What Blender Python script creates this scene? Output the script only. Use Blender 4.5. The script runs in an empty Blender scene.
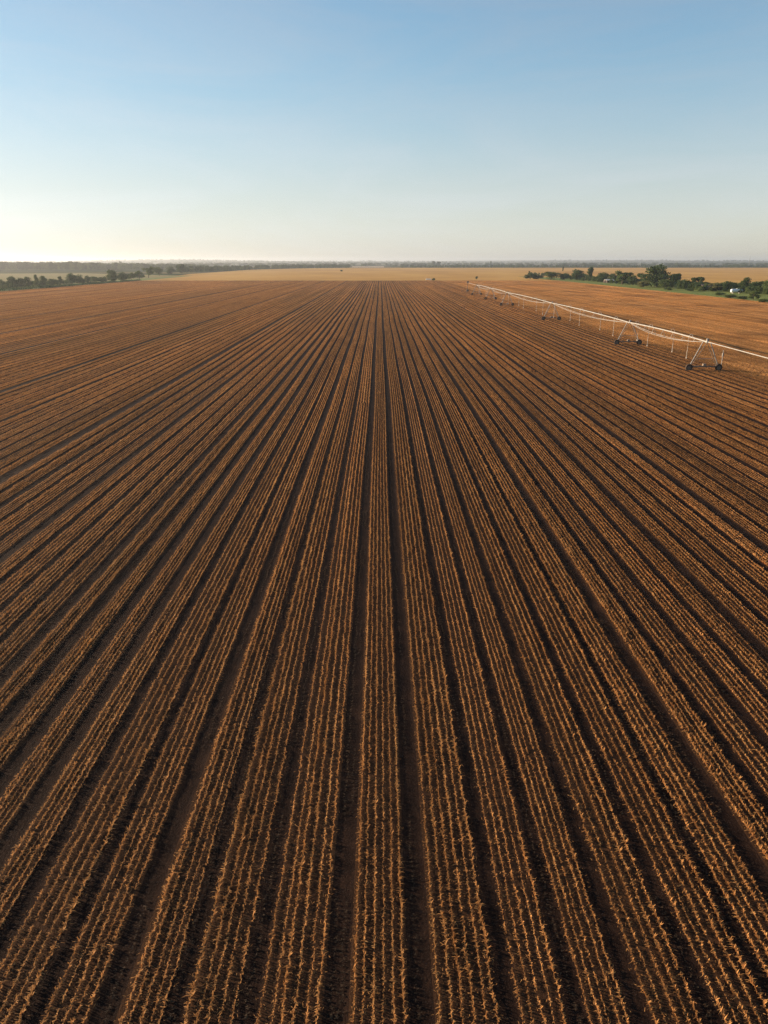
import bpy, math, random
import numpy as np
from mathutils import Vector, Matrix

R = math.radians
rng = random.Random(7)
nr = np.random.default_rng(11)
scene = bpy.context.scene
col = scene.collection

# ------------------------------------------------------------------ camera
CAM_H = 15.0
FOC = 735.0
PITCH = math.atan(250.0 / FOC)
YAW = R(0.30)
cp, sp_ = math.cos(PITCH), math.sin(PITCH)
FWD = Vector((math.sin(YAW) * cp, math.cos(YAW) * cp, -sp_))
RGT = Vector((math.cos(YAW), -math.sin(YAW), 0))
UPV = RGT.cross(FWD)
CAM = Vector((0, 0, CAM_H))


def at(px, py, z=0.0):
    """ground point seen at that spot of the photograph"""
    d = FWD + RGT * ((px - 384) / FOC) - UPV * ((py - 512) / FOC)
    t = (z - CAM_H) / d.z
    p = CAM + d * t
    return p


def metres(px, dist):
    return px / FOC * dist


cam_d = bpy.data.cameras.new("camera")
cam = bpy.data.objects.new("camera", cam_d)
col.objects.link(cam)
cam.location = CAM
cam.rotation_euler = (math.pi / 2 - PITCH, 0, -YAW)
cam_d.sensor_fit = 'VERTICAL'
cam_d.angle_y = 2 * math.atan(512 / FOC)
cam_d.clip_start = 0.1
cam_d.clip_end = 60000
scene.camera = cam

# ------------------------------------------------------------------ light
SUN_AZ, SUN_EL = R(-70), R(11.5)          # azimuth from +Y, clockwise
S = Vector((math.sin(SUN_AZ) * math.cos(SUN_EL), math.cos(SUN_AZ) * math.cos(SUN_EL), math.sin(SUN_EL)))
sd = bpy.data.lights.new("sun", 'SUN')
sd.energy = 5.0
sd.angle = R(0.5)
sd.color = (1.0, 0.79, 0.55)
sun = bpy.data.objects.new("sun", sd)
sun.rotation_euler = (-S).to_track_quat('-Z', 'Y').to_euler()
col.objects.link(sun)

w = bpy.data.worlds.new("World")
scene.world = w
w.use_nodes = True
nt = w.node_tree
nt.nodes.clear()
wo = nt.nodes.new('ShaderNodeOutputWorld')
bg = nt.nodes.new('ShaderNodeBackground')
sky = nt.nodes.new('ShaderNodeTexSky')
sky.sky_type = 'NISHITA'
sky.sun_disc = False
sky.sun_elevation = SUN_EL
sky.sun_rotation = SUN_AZ
sky.altitude = 500
sky.air_density = 1.0
sky.dust_density = .45
sky.ozone_density = .7
bg.inputs['Strength'].default_value = 0.051
# thin dry-season dust: the lowest few degrees of the sky turn pale
hs = nt.nodes.new('ShaderNodeHueSaturation')
hs.inputs['Saturation'].default_value = 1.28
tc = nt.nodes.new('ShaderNodeTexCoord')
sxyz = nt.nodes.new('ShaderNodeSeparateXYZ')
mr = nt.nodes.new('ShaderNodeMapRange')
mr.interpolation_type = 'SMOOTHSTEP'
for i_, v_ in ((1, -.02), (2, .22), (3, .62), (4, 0.0)): mr.inputs[i_].default_value = v_
mxs = nt.nodes.new('ShaderNodeMix'); mxs.data_type = 'RGBA'
bw = nt.nodes.new('ShaderNodeRGBToBW')
tint = nt.nodes.new('ShaderNodeMix'); tint.data_type = 'RGBA'; tint.blend_type = 'MULTIPLY'
tint.inputs[0].default_value = 1.0
tint.inputs[7].default_value = (.945, .828, .79, 1)
nt.links.new(sky.outputs[0], hs.inputs['Color'])
nt.links.new(tc.outputs['Generated'], sxyz.inputs[0])
nt.links.new(sxyz.outputs['Z'], mr.inputs[0])
nt.links.new(mr.outputs[0], mxs.inputs[0])
nt.links.new(hs.outputs[0], mxs.inputs[6])
nt.links.new(hs.outputs[0], bw.inputs[0])
nt.links.new(bw.outputs[0], tint.inputs[6])
nt.links.new(tint.outputs[2], mxs.inputs[7])
def vm(op, a, b):
    x = nt.nodes.new('ShaderNodeVectorMath'); x.operation = op
    for i_, q in ((0, a), (1, b)):
        if isinstance(q, tuple): x.inputs[i_].default_value = q
        else: nt.links.new(q, x.inputs[i_])
    return x.outputs[0]


# faint high cirrus
cmap = nt.nodes.new('ShaderNodeMapping'); cmap.inputs['Scale'].default_value = (1.2, 1.2, 6.0); cmap.inputs['Rotation'].default_value = (.25, .1, .4)
nt.links.new(tc.outputs['Generated'], cmap.inputs['Vector'])
cno = nt.nodes.new('ShaderNodeTexNoise'); cno.inputs['Scale'].default_value = 2.2; cno.inputs['Detail'].default_value = 8; cno.inputs['Roughness'].default_value = .6; cno.inputs['Distortion'].default_value = .8
nt.links.new(cmap.outputs[0], cno.inputs['Vector'])
cmr = nt.nodes.new('ShaderNodeMapRange')
for i_, v_ in ((1, .42), (2, .75), (3, 0.0), (4, .26)): cmr.inputs[i_].default_value = v_
nt.links.new(cno.outputs[0], cmr.inputs[0])
cir = nt.nodes.new('ShaderNodeMix'); cir.data_type = 'RGBA'
nt.links.new(cmr.outputs[0], cir.inputs[0])
nt.links.new(mxs.outputs[2], cir.inputs[6])
cbw = nt.nodes.new('ShaderNodeVectorMath'); cbw.operation = 'MULTIPLY'; cbw.inputs[1].default_value = (1.32, 1.28, 1.22)
nt.links.new(bw.outputs[0], cbw.inputs[0])
nt.links.new(cbw.outputs[0], cir.inputs[7])
# dusty air evens out the glow round the sun
num = vm('MULTIPLY', cir.outputs[2], (1.74, 1.88, 2.08))
den = vm('ADD', vm('MULTIPLY', cir.outputs[2], (.130, .130, .132)), (1.0, 1.0, 1.0))
nt.links.new(vm('DIVIDE', num, den), bg.inputs['Color'])
nt.links.new(bg.outputs[0], wo.inputs['Surface'])

scene.view_settings.view_transform = 'Standard'
scene.view_settings.look = 'None'
scene.view_settings.gamma = 1
scene.view_settings.use_curve_mapping = False
scene.view_settings.exposure = 1.4
try:
    scene.cycles.max_bounces = 6
    scene.cycles.diffuse_bounces = 2
    scene.cycles.transmission_bounces = 3
    scene.cycles.volume_bounces = 0
    scene.cycles.use_denoising = True
    scene.cycles.denoiser = 'OPENIMAGEDENOISE'
    scene.cycles.denoising_input_passes = 'RGB_ALBEDO_NORMAL'
    scene.cycles.denoising_prefilter = 'NONE'
except Exception:
    pass

# ------------------------------------------------------------------ helpers


def tag(o, label=None, cat=None, group=None, kind=None):
    if label: o['label'] = label
    if cat: o['category'] = cat
    if group: o['group'] = group
    if kind: o['kind'] = kind
    return o


class MB:
    def __init__(self):
        self.v, self.f, self.mi = [], [], []

    def face(self, pts, m=0):
        n = len(self.v)
        self.v += [tuple(p) for p in pts]
        self.f.append(tuple(range(n, n + len(pts))))
        self.mi.append(m)

    def box(self, c, s, m=0, rot=None):
        n = len(self.v)
        hx, hy, hz = s[0] / 2, s[1] / 2, s[2] / 2
        for a in (-1, 1):
            for b in (-1, 1):
                for d in (-1, 1):
                    p = Vector((a * hx, b * hy, d * hz))
                    if rot: p = rot @ p
                    self.v.append(tuple(p + Vector(c)))
        for q in ((0, 1, 3, 2), (4, 6, 7, 5), (0, 4, 5, 1), (2, 3, 7, 6), (0, 2, 6, 4), (1, 5, 7, 3)):
            self.f.append(tuple(n + i for i in q))
            self.mi.append(m)

    def tube(self, pts, rad, seg=8, m=0, cap=True):
        pts = [Vector(p) for p in pts]
        rads = rad if isinstance(rad, (list, tuple)) else [rad] * len(pts)
        rings = []
        for i, p in enumerate(pts):
            a = pts[max(i - 1, 0)]
            b = pts[min(i + 1, len(pts) - 1)]
            d = (b - a).normalized()
            u = d.cross(Vector((0, 0, 1)))
            if u.length < 1e-3: u = d.cross(Vector((0, 1, 0)))
            u.normalize()
            vv = d.cross(u)
            n = len(self.v)
            for k in range(seg):
                t = 2 * math.pi * k / seg
                self.v.append(tuple(p + (u * math.cos(t) + vv * math.sin(t)) * rads[i]))
            rings.append(n)
        for a, b in zip(rings, rings[1:]):
            for k in range(seg):
                k2 = (k + 1) % seg
                self.f.append((a + k, a + k2, b + k2, b + k))
                self.mi.append(m)
        if cap:
            self.f.append(tuple(rings[0] + k for k in reversed(range(seg)))); self.mi.append(m)
            self.f.append(tuple(rings[-1] + k for k in range(seg))); self.mi.append(m)

    def mesh(self, name, mats, smooth=False):
        me = bpy.data.meshes.new(name)
        me.from_pydata(self.v, [], self.f)
        for mt in (mats if isinstance(mats, (list, tuple)) else [mats]):
            me.materials.append(mt)
        me.polygons.foreach_set('material_index', self.mi)
        if smooth:
            me.polygons.foreach_set('use_smooth', [True] * len(self.f))
        me.update()
        return me

    def build(self, name, mats, parent=None, smooth=False):
        o = bpy.data.objects.new(name, self.mesh(name, mats, smooth))
        col.objects.link(o)
        if parent: o.parent = parent
        return o


def np_mesh(name, verts, faces, mats, mi=None):
    me = bpy.data.meshes.new(name)
    verts = np.asarray(verts, np.float32); faces = np.asarray(faces, np.int32)
    k = faces.shape[1]
    me.vertices.add(len(verts)); me.vertices.foreach_set('co', verts.ravel())
    me.loops.add(faces.size); me.loops.foreach_set('vertex_index', faces.ravel())
    me.polygons.add(len(faces)); me.polygons.foreach_set('loop_start', np.arange(0, faces.size, k, dtype=np.int32))
    for mt in (mats if isinstance(mats, (list, tuple)) else [mats]):
        me.materials.append(mt)
    if mi is not None: me.polygons.foreach_set('material_index', np.asarray(mi, np.int32))
    me.update(calc_edges=True)
    return me


def empty(name, loc, rz=0.0, parent=None):
    o = bpy.data.objects.new(name, None)
    o.location = loc
    o.rotation_euler = (0, 0, rz)
    o.empty_display_size = 0.5
    col.objects.link(o)
    if parent: o.parent = parent
    return o


# ------------------------------------------------------------------ materials
class NB:
    def __init__(self, name):
        self.m = bpy.data.materials.new(name)
        self.m.use_nodes = True
        self.t = self.m.node_tree
        self.t.nodes.clear()
        self.out = self.t.nodes.new('ShaderNodeOutputMaterial')

    def n(self, typ, **kw):
        x = self.t.nodes.new(typ)
        for k, v in kw.items():
            if k in x.inputs.keys(): x.inputs[k].default_value = v
            else: setattr(x, k, v)
        return x

    def l(self, a, b): self.t.links.new(a, b)

    def pos(self, scale):
        g = self.n('ShaderNodeNewGeometry')
        mp = self.n('ShaderNodeMapping')
        mp.inputs['Scale'].default_value = scale
        self.l(g.outputs['Position'], mp.inputs['Vector'])
        return mp.outputs[0]

    def noise(self, vec, scale=1.0, detail=3.0, rough=0.55):
        x = self.n('ShaderNodeTexNoise')
        x.inputs['Scale'].default_value = scale
        x.inputs['Detail'].default_value = detail
        x.inputs['Roughness'].default_value = rough
        if vec is not None: self.l(vec, x.inputs['Vector'])
        return x.outputs[0]

    def ramp(self, fac, stops):
        x = self.n('ShaderNodeValToRGB')
        e = x.color_ramp.elements
        while len(e) < len(stops): e.new(0.5)
        for i, (p, c) in enumerate(stops):
            e[i].position = p
            e[i].color = (*c, 1)
        self.l(fac, x.inputs[0])
        return x.outputs[0]

    def mix(self, fac, a, b, blend='MIX'):
        x = self.n('ShaderNodeMix', data_type='RGBA', blend_type=blend)
        if isinstance(fac, float): x.inputs[0].default_value = fac
        else: self.l(fac, x.inputs[0])
        for i, c in ((6, a), (7, b)):
            if isinstance(c, tuple): x.inputs[i].default_value = (*c, 1)
            else: self.l(c, x.inputs[i])
        return x.outputs[2]

    def maprange(self, v, a, b, c, d):
        x = self.n('ShaderNodeMapRange')
        for i, k in enumerate((a, b, c, d)): x.inputs[i + 1].default_value = k
        self.l(v, x.inputs[0])
        return x.outputs[0]

    def bump(self, h, strength, dist):
        x = self.n('ShaderNodeBump')
        x.inputs['Strength'].default_value = strength
        x.inputs['Distance'].default_value = dist
        self.l(h, x.inputs['Height'])
        return x.outputs[0]

    def diffuse(self, colr, rough=0.9, normal=None, transl=0.0, spec=0.1, metallic=0.0):
        p = self.n('ShaderNodeBsdfPrincipled')
        p.inputs['Roughness'].default_value = rough
        p.inputs['Specular IOR Level'].default_value = spec
        p.inputs['Metallic'].default_value = metallic
        if isinstance(colr, tuple): p.inputs['Base Color'].default_value = (*colr, 1)
        else: self.l(colr, p.inputs['Base Color'])
        if normal is not None: self.l(normal, p.inputs['Normal'])
        s = p.outputs[0]
        if transl > 0:
            tr = self.n('ShaderNodeBsdfTranslucent')
            if isinstance(colr, tuple): tr.inputs['Color'].default_value = (*colr, 1)
            else: self.l(colr, tr.inputs['Color'])
            mx = self.n('ShaderNodeMixShader')
            mx.inputs[0].default_value = transl
            self.l(s, mx.inputs[1]); self.l(tr.outputs[0], mx.inputs[2])
            s = mx.outputs[0]
        self.l(s, self.out.inputs['Surface'])
        return self.m


def m_soil(litter=False):
    b = NB('littered_soil' if litter else 'red_soil')
    n1 = b.noise(b.pos((1, .6, 1)), 1.4, 6, .65)
    c = b.ramp(n1, [(.3, (.0085, .0043, .0032)), (.5, (.0135, .0068, .0048)), (.72, (.027, .0134, .0085))])
    n2 = b.noise(b.pos((1, .25, 1)), 9.0, 5, .7)
    c = b.mix(b.maprange(n2, .5, .75, 0, .6), c, (.045, .022, .0125))
    n3 = b.noise(b.pos((.03, .004, 1)), 1.0, 3, .5)
    c = b.mix(b.maprange(n3, .35, .7, 0, .28), c, (.040, .021, .0135))
    if litter:
        n6 = b.noise(b.pos((1, .6, 1)), 28.0, 4, .75)
        n7 = b.noise(b.pos((.6, .02, 1)), 1.0, 3, .6)
        st = b.mix(n6, (.019, .0092, .0058), (.095, .045, .020))
        c = b.mix(b.maprange(n7, .3, .7, .45, .95), c, st)
    g = b.n('ShaderNodeNewGeometry'); sx = b.n('ShaderNodeSeparateXYZ'); b.l(g.outputs['Position'], sx.inputs[0])
    # beyond the pivot line the ground lies under dry straw
    f = b.maprange(sx.outputs['X'], 50, 62, 0, 1)
    straw = b.ramp(b.noise(b.pos((.5, .12, 1)), 1.0, 6, .7), [(.3, (.20, .095, .03)), (.7, (.42, .215, .07))])
    c = b.mix(f, c, straw)
    h = b.noise(b.pos((1, .8, 1)), 16, 6, .7)
    return b.diffuse(c, .95, b.bump(h, .9, .05), spec=.05)


def m_crop(name, lo, mid, hi, patchy=False):
    b = NB(name)
    n1 = b.noise(b.pos((4.5, .07, 0)), 1.0, 4, .6)
    n2 = b.noise(b.pos((7, 7, 7)), 1.0, 3, .6)
    n3 = b.noise(b.pos((.05, .010, 0)), 1.0, 4, .55)
    s = b.n('ShaderNodeMath', operation='MULTIPLY_ADD'); s.inputs[1].default_value = .62
    b.l(n1, s.inputs[0]); 
    s2 = b.n('ShaderNodeMath', operation='MULTIPLY'); s2.inputs[1].default_value = .38
    b.l(n2, s2.inputs[0]); b.l(s2.outputs[0], s.inputs[2])
    c = b.ramp(s.outputs[0], [(.34, lo), (.5, mid), (.66, hi)])
    c = b.mix(b.maprange(n3, .38, .68, 0, .55), c, tuple((a_ + b_) * .5 * k_ for a_, b_, k_ in zip(lo, mid, (.85, 1.05, 1.45))))
    n5 = b.noise(b.pos((.42, .0035, 0)), 1.0, 3, .6)
    k5 = b.maprange(n5, .3, .7, .62, 1.3)
    vs = b.n('ShaderNodeVectorMath', operation='SCALE')
    b.l(c, vs.inputs[0]); b.l(k5, vs.inputs['Scale'])
    c = vs.outputs[0]
    if patchy:
        n4 = b.noise(b.pos((.055, .035, 0)), 1.0, 5, .65)
        c = b.mix(b.maprange(n4, .50, .68, 0, .7), c, (.14, .062, .026))
    return b.diffuse(c, .75, transl=.3, spec=.15)


def m_golden():
    b = NB('golden_stubble')
    n1 = b.noise(b.pos((.008, .003, 1)), 1, 5, .6)
    c = b.ramp(n1, [(.3, (.36, .185, .048)), (.5, (.46, .25, .066)), (.7, (.54, .315, .092))])
    n2 = b.noise(b.pos((.02, .2, 1)), 1, 4, .6)
    c = b.mix(b.maprange(n2, .5, .7, 0, .45), c, (.34, .17, .045))
    h = b.noise(b.pos((2, 2, 2)), 1, 4, .6)
    return b.diffuse(c, .95, b.bump(h, .8, .3), spec=.05)


def m_far():
    b = NB('far_country')
    n1 = b.noise(b.pos((.0006, .0016, 1)), 1, 4, .5)
    c = b.ramp(n1, [(.35, (.030, .040, .020)), (.52, (.045, .055, .026)), (.6, (.20, .155, .075)), (.72, (.11, .10, .045))])
    return b.diffuse(c, 1.0, spec=0)


def m_grass(name, a, bb):
    b = NB(name)
    c = b.ramp(b.noise(b.pos((.25, .12, 1)), 1, 5, .65), [(.3, a), (.7, bb)])
    return b.diffuse(c, .9, b.bump(b.noise(b.pos((3, 3, 3)), 1, 4, .6), .8, .2), spec=.05)


def m_leaf(name, a, bb, tr=.3):
    b = NB(name)
    c = b.ramp(b.noise(b.pos((.5, .5, .5)), 1, 3, .6), [(.3, a), (.7, bb)])
    return b.diffuse(c, .7, transl=tr, spec=.2)


def m_plain(name, a, bb, rough=.6, metallic=0, scale=3, spec=.3):
    b = NB(name)
    c = b.ramp(b.noise(b.pos((scale,) * 3), 1, 5, .65), [(.3, a), (.7, bb)])
    return b.diffuse(c, rough, spec=spec, metallic=metallic)


M = dict(
    soil=m_soil(),
    bedsoil=m_soil(True),
    crop=m_crop('dry_crop', (.20, .083, .026), (.47, .216, .068), (.67, .355, .124)),
    litter=m_crop('grey_litter', (.03, .018, .011), (.06, .036, .02), (.11, .07, .04)),
    bed=m_crop('dry_bed', (.24, .100, .034), (.48, .222, .074), (.61, .325, .120)),
    straw=m_crop('dry_straw', (.42, .188, .060), (.58, .282, .090), (.68, .36, .125), True),
    golden=m_golden(),
    far=m_far(),
    verge=m_grass('verge_grass', (.12, .14, .04), (.24, .24, .08)),
    green=m_grass('green_grass', (.10, .13, .03), (.21, .22, .055)),
    leaf_dark=m_leaf('dark_leaf', (.028, .052, .014), (.072, .102, .027)),
    leaf_mid=m_leaf('mid_leaf', (.05, .08, .020), (.12, .15, .038)),
    leaf_pale=m_leaf('pale_leaf', (.10, .11, .035), (.20, .18, .06)),
    bark=m_plain('bark', (.07, .05, .035), (.15, .11, .08), .95),
    galv=m_plain('galvanised_steel', (.24, .22, .19), (.37, .345, .31), .45, .0, 1.2, .4),
    dull=m_plain('weathered_steel', (.20, .185, .165), (.31, .285, .255), .6, .0, 2, .3),
    rubber=m_plain('dusty_rubber', (.03, .02, .014), (.07, .042, .026), .9),
    rim=m_plain('dusty_rim', (.10, .07, .05), (.2, .15, .11), .7),
    box=m_plain('painted_box', (.15, .11, .08), (.24, .19, .15), .5),
    hose=m_plain('pale_hose', (.48, .42, .34), (.62, .55, .46), .6),
    white=m_plain('white_paint', (.74, .74, .73), (.82, .82, .81), .4),
    wall=m_plain('barn_wall', (.045, .03, .024), (.075, .05, .04), .9),
    roof=m_plain('barn_roof', (.09, .06, .05), (.15, .10, .085), .8),
    dark=m_plain('dark_opening', (.012, .012, .012), (.02, .02, .02), .9),
)

# ------------------------------------------------------------------ ground sheets
FX0, FX1, FY0, FY1 = -203.0, 152.0, -40.0, 655.0


def sheet(name, pts, z, mat, kind='structure'):
    mb = MB()
    mb.face([(p[0], p[1], z) for p in pts])
    o = mb.build(name, mat)
    o['kind'] = kind
    return o


# the far country: one sheet to the horizon, nearly flat, with low ridges far out
def ground_mesh():
    xs = np.concatenate([np.linspace(-11000, -1200, 50), np.linspace(-1000, 1000, 12), np.linspace(1200, 11000, 50)])
    ys = np.concatenate([np.linspace(-900, 3000, 14), np.linspace(3200, 11000, 70)])
    X, Y = np.meshgrid(xs, ys)
    D = np.sqrt(X * X + Y * Y)
    f = np.clip((D - 3500) / 5500, 0, 1)
    ridge = 20 + 9 * np.sin(X / 900 + Y / 2100) + 7 * np.sin(X / 390 + 1.3 + Y / 700) + 5 * np.sin(X / 2300 + 2.0)
    Z = f * f * ridge
    V = np.stack([X, Y, Z - .08], -1).reshape(-1, 3)
    nx = len(xs)
    i, j = np.meshgrid(np.arange(len(ys) - 1), np.arange(nx - 1), indexing='ij')
    a = (i * nx + j).ravel()
    F = np.stack([a, a + 1, a + nx + 1, a + nx], -1)
    me = np_mesh('ground', V, F, M['far'])
    me.polygons.foreach_set('use_smooth', np.ones(len(F), bool))
    o = bpy.data.objects.new('ground', me)
    col.objects.link(o)
    o['kind'] = 'structure'


ground_mesh()

# golden stubble field beyond the brown one
gl = [at(*p) for p in ((138, 279.6), (190, 274.0), (250, 269.6), (300, 268.2), (345, 267.8))]
gpoly = [(FX0 - 2, FY1 - 4)] + [(p.x, p.y) for p in gl[1:]] + [(1500, 2150), (1500, 420), (320, 300), (FX1 + 40, 260), (FX1 - 2, FY1 - 4)]
sheet('golden_field', gpoly, -.03, M['golden'])
# pale strip of bare ground on the far side of the golden field
pts = [at(352, 267.3), at(384, 267.3), at(384, 266.5), at(352, 266.5)]
sheet('bare_strip', [(p.x, p.y) for p in pts], -.02, m_plain('bare_earth', (.5, .37, .28), (.56, .42, .32), 1, 0, .01, 0))
# verge on the left and the grass strip on the right
sheet('verge', [(FX0 - 26, 60), (FX0 + .5, 60), (FX0 + .5, FY1 - 3), (FX0 - 14, 900), (FX0 - 26, 900)], -.02, M['verge'])
sheet('left_meadow', [(FX0 - 26, 60), (FX0 - 26, 900), (-420, 1100), (-900, 1000), (-900, 60)], -.035, M['pale'] if 'pale' in M else m_grass('hazy_meadow', (.16, .14, .055), (.28, .22, .09)))
sheet('grass_strip', [(FX1 - .5, 120), (FX1 + 46, 120), (FX1 + 46, 700), (FX1 + 10, 850), (FX1 - .5, 850)], -.015, M['green'])

# ------------------------------------------------------------------ the brown field: beds, wheel tracks, crop
tracks = [-2.87, -1.0, .80, 2.65]
r2 = random.Random(3)
x = 2.65
for st in (1.36, 1.33, 1.47, 1.45, 1.45, 1.42, 1.42):
    x += st; tracks.append(x)
while x < FX1:
    x += 1.44 + r2.uniform(-.04, .04); tracks.append(x)
x = -2.87
for st in (1.48, 1.48, 1.47, 1.5, 1.35, 1.36):
    x -= st; tracks.append(x)
while x > FX0:
    x -= 1.44 + r2.uniform(-.04, .04); tracks.append(x)
tracks = sorted(t for t in tracks if FX0 + .4 < t < FX1 - .4)
STRAW_X = 51.0


def wob(y, x0):
    return .035 * np.sin(y / 11.0 + x0 * .05) + .06 * np.sin(y / 43.0 + x0 * .013)


# soil with bed crowns, row ridges and pressed wheel ruts
def soil_mesh():
    px, pz = [FX0], [0.0]
    for a, b in zip(tracks, tracks[1:]):
        m = a
        fine = abs(m) < 40
        if fine:
            prof = [(-.20, -.055), (-.13, -.075), (-.06, -.05), (0.0, -.06), (.06, -.05), (.13, -.075), (.20, -.055), (.27, 0.0), (.33, .03)]
            for dx, dz in prof: px.append(m + dx); pz.append(dz)
            n = 5 if b - a > 1.7 else 4
            wdt = (b - a - .62)
            for k in range(n):
                c = a + .31 + wdt * (k + .5) / n
                px.append(c); pz.append(.005)
                c = a + .31 + wdt * (k + 1) / n
                if k < n - 1: px.append(c); pz.append(.03)
            px.append(b - .33); pz.append(.03); px.append(b - .27); pz.append(0)
        else:
            for dx, dz in ((-.2, -.06), (.2, -.06), (.3, .02)): px.append(m + dx); pz.append(dz)
            px.append(b - .3); pz.append(.02)
    px.append(FX1); pz.append(0.0)
    px, pz = np.array(px), np.array(pz) * .18 + .085
    o = np.argsort(px); px, pz = px[o], pz[o]
    ys = np.concatenate([np.arange(FY0, 100, 6.0), np.arange(100, FY1 + .1, 18.5)])
    X = px[None, :] + wob(ys[:, None], px[None, :])
    Y = np.repeat(ys[:, None], len(px), 1)
    Z = np.repeat(pz[None, :], len(ys), 0)
    V = np.stack([X, Y, Z], -1).reshape(-1, 3)
    nx = len(px)
    i, j = np.meshgrid(np.arange(len(ys) - 1), np.arange(nx - 1), indexing='ij')
    a = (i * nx + j).ravel()
    F = np.stack([a, a + 1, a + nx + 1, a + nx], -1)
    tr_ = np.array(tracks)
    cx = (px[:-1] + px[1:]) / 2
    bed = (np.abs(cx[:, None] - tr_[None, :]).min(1) > .265).astype(np.int32)
    mi = np.tile(bed, len(ys) - 1)
    ob = bpy.data.objects.new('brown_field', np_mesh('brown_field', V, F, [M['soil'], M['bedsoil']], mi))
    col.objects.link(ob)
    ob['kind'] = 'structure'


soil_mesh()


def blade(V, F, base, direction, length, width, droop, n=2):
    """one narrow bent leaf, n quads"""
    d = np.array(direction); d = d / np.linalg.norm(d)
    side = np.cross(d, (0, 0, 1.0))
    if np.linalg.norm(side) < 1e-3: side = np.array((1.0, 0, 0))
    side /= np.linalg.norm(side)
    ang = rng.uniform(-.7, .7)
    up2 = np.cross(side, d)
    side = side * math.cos(ang) + up2 * math.sin(ang)
    s0 = len(V)
    for i in range(n + 1):
        t = i / n
        p = np.array(base) + d * length * t + np.array((0, 0, -droop * length * t * t))
        ww = width * (1 - .8 * t * t) * .5
        V.append(p - side * ww); V.append(p + side * ww)
    for i in range(n):
        a = s0 + 2 * i
        F.append((a, a + 1, a + 3, a + 2))


def near_row(L, style):
    V, F = [], []
    y = 0.0
    bias = rng.choice((-1, 1))
    ph = rng.uniform(0, 6.28)
    while y < L:
        y += rng.uniform(.042, .075)
        if rng.random() < style['gap']: y += rng.uniform(.03, .12)
        big = rng.uniform(.55, 1.25) * style['size'] * (1 + .22 * math.sin(y * 2.1 + ph))
        bx = rng.gauss(0, .011) + .012 * math.sin(y * 3.3 + ph)
        lx, ly = rng.gauss(0, .25), rng.gauss(0, .3)
        for k in range(3):
            a = rng.uniform(0, 6.283)
            blade(V, F, (bx, y, 0), (.3 * math.cos(a) + lx, .4 * math.sin(a) + ly, 1), .105 * big * rng.uniform(.55, 1.2), .027, .1)
        for k in (-1, 1):
            blade(V, F, (bx, y, .015), (rng.uniform(-.3, .3), k, rng.uniform(.4, 1.1)), .080 * big, .023, .35)
        for k in range(rng.choice((1, 1, 2, 3))):
            sd_ = bias if rng.random() < .68 else -bias
            blade(V, F, (bx, y + rng.uniform(-.02, .02), .03 * big), (sd_, rng.uniform(-.9, .5), rng.uniform(.2, .9)), rng.uniform(.05, .13) * big, .019, .45)
        # broken leaves and straw lying on the soil
        for k in range(rng.choice((0, 1, 1, 2))):
            blade(V, F, (bx + rng.uniform(-.11, .11), y + rng.uniform(-.03, .03), .012), (rng.uniform(-1, 1), rng.uniform(-1, 1), .06), rng.uniform(.03, .09), rng.uniform(.006, .014), .03)
    return V, F


def far_bed(L, rows, wid, straw=False):
    V, F = [], []
    for r in range(rows):
        c = (r / (rows - 1) - .5) * wid if rows > 1 else 0
        y = 0
        dens = rng.uniform(.85, 1.15)
        while y < L:
            y += rng.uniform(.05, .11) / dens
            if rng.random() < .015: y += .3
            b = rng.uniform(.8, 1.25)
            for k in range(3):
                a = rng.uniform(0, 6.283)
                q = 1.0 if straw else .5
                blade(V, F, (c + rng.gauss(0, .014), y, 0), (q * math.cos(a), 1.0 * math.sin(a), rng.uniform(.5, 1.2)), .115 * b, .06 if straw else .036, .2, 1)
    return V, F


src = bpy.data.collections.new('crop_pieces')


def src_obj(name, V, F, mat):
    o = bpy.data.objects.new(name, np_mesh(name, V, F, mat))
    src.objects.link(o)
    return o


NEAR_L, FAR_L = 3.0, 9.0
styles = [dict(gap=.01, size=.90), dict(gap=.02, size=1.0), dict(gap=.05, size=.66), dict(gap=.015, size=.84)]
vi = 0
names = []
for k in range(12):
    V, F = near_row(NEAR_L, styles[k % 4]); src_obj('piece_%03d' % vi, V, F, M['crop']); vi += 1
N_NEAR = vi
for k in range(3):
    V, F = near_row(NEAR_L, dict(gap=.55, size=.42)); src_obj('piece_%03d' % vi, V, F, M['litter']); vi += 1
N_LIT = vi
for k in range(6):
    V, F = [], []
    for r in range(5):
        V2, F2 = near_row(FAR_L, styles[rng.choice((0, 1, 2, 3, 3, 0))])
        q = rng.uniform(.9, 1.12)
        n0 = len(V)
        V += [np.array((v[0] * q + (r / 4 - .5) * .80 + rng.gauss(0, .001), v[1], v[2] * q)) for v in V2]
        F += [tuple(i + n0 for i in f) for f in F2]
    src_obj('piece_%03d' % vi, V, F, M['crop']); vi += 1
N_FAR = vi
for k in range(4):
    V, F = far_bed(FAR_L, 6, 1.36, True); src_obj('piece_%03d' % vi, V, F, M['straw']); vi += 1
N_ALL = vi

P, RZ, SC, ID = [], [], [], []


def visible(x, y, margin):
    return abs(x) < .545 * (y * .946 + 4.8) + margin




def lod_of(t):
    return 100.0 + 22.0 * math.sin(t * 12.9898 + math.sin(t * 3.1) * 5)


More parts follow.
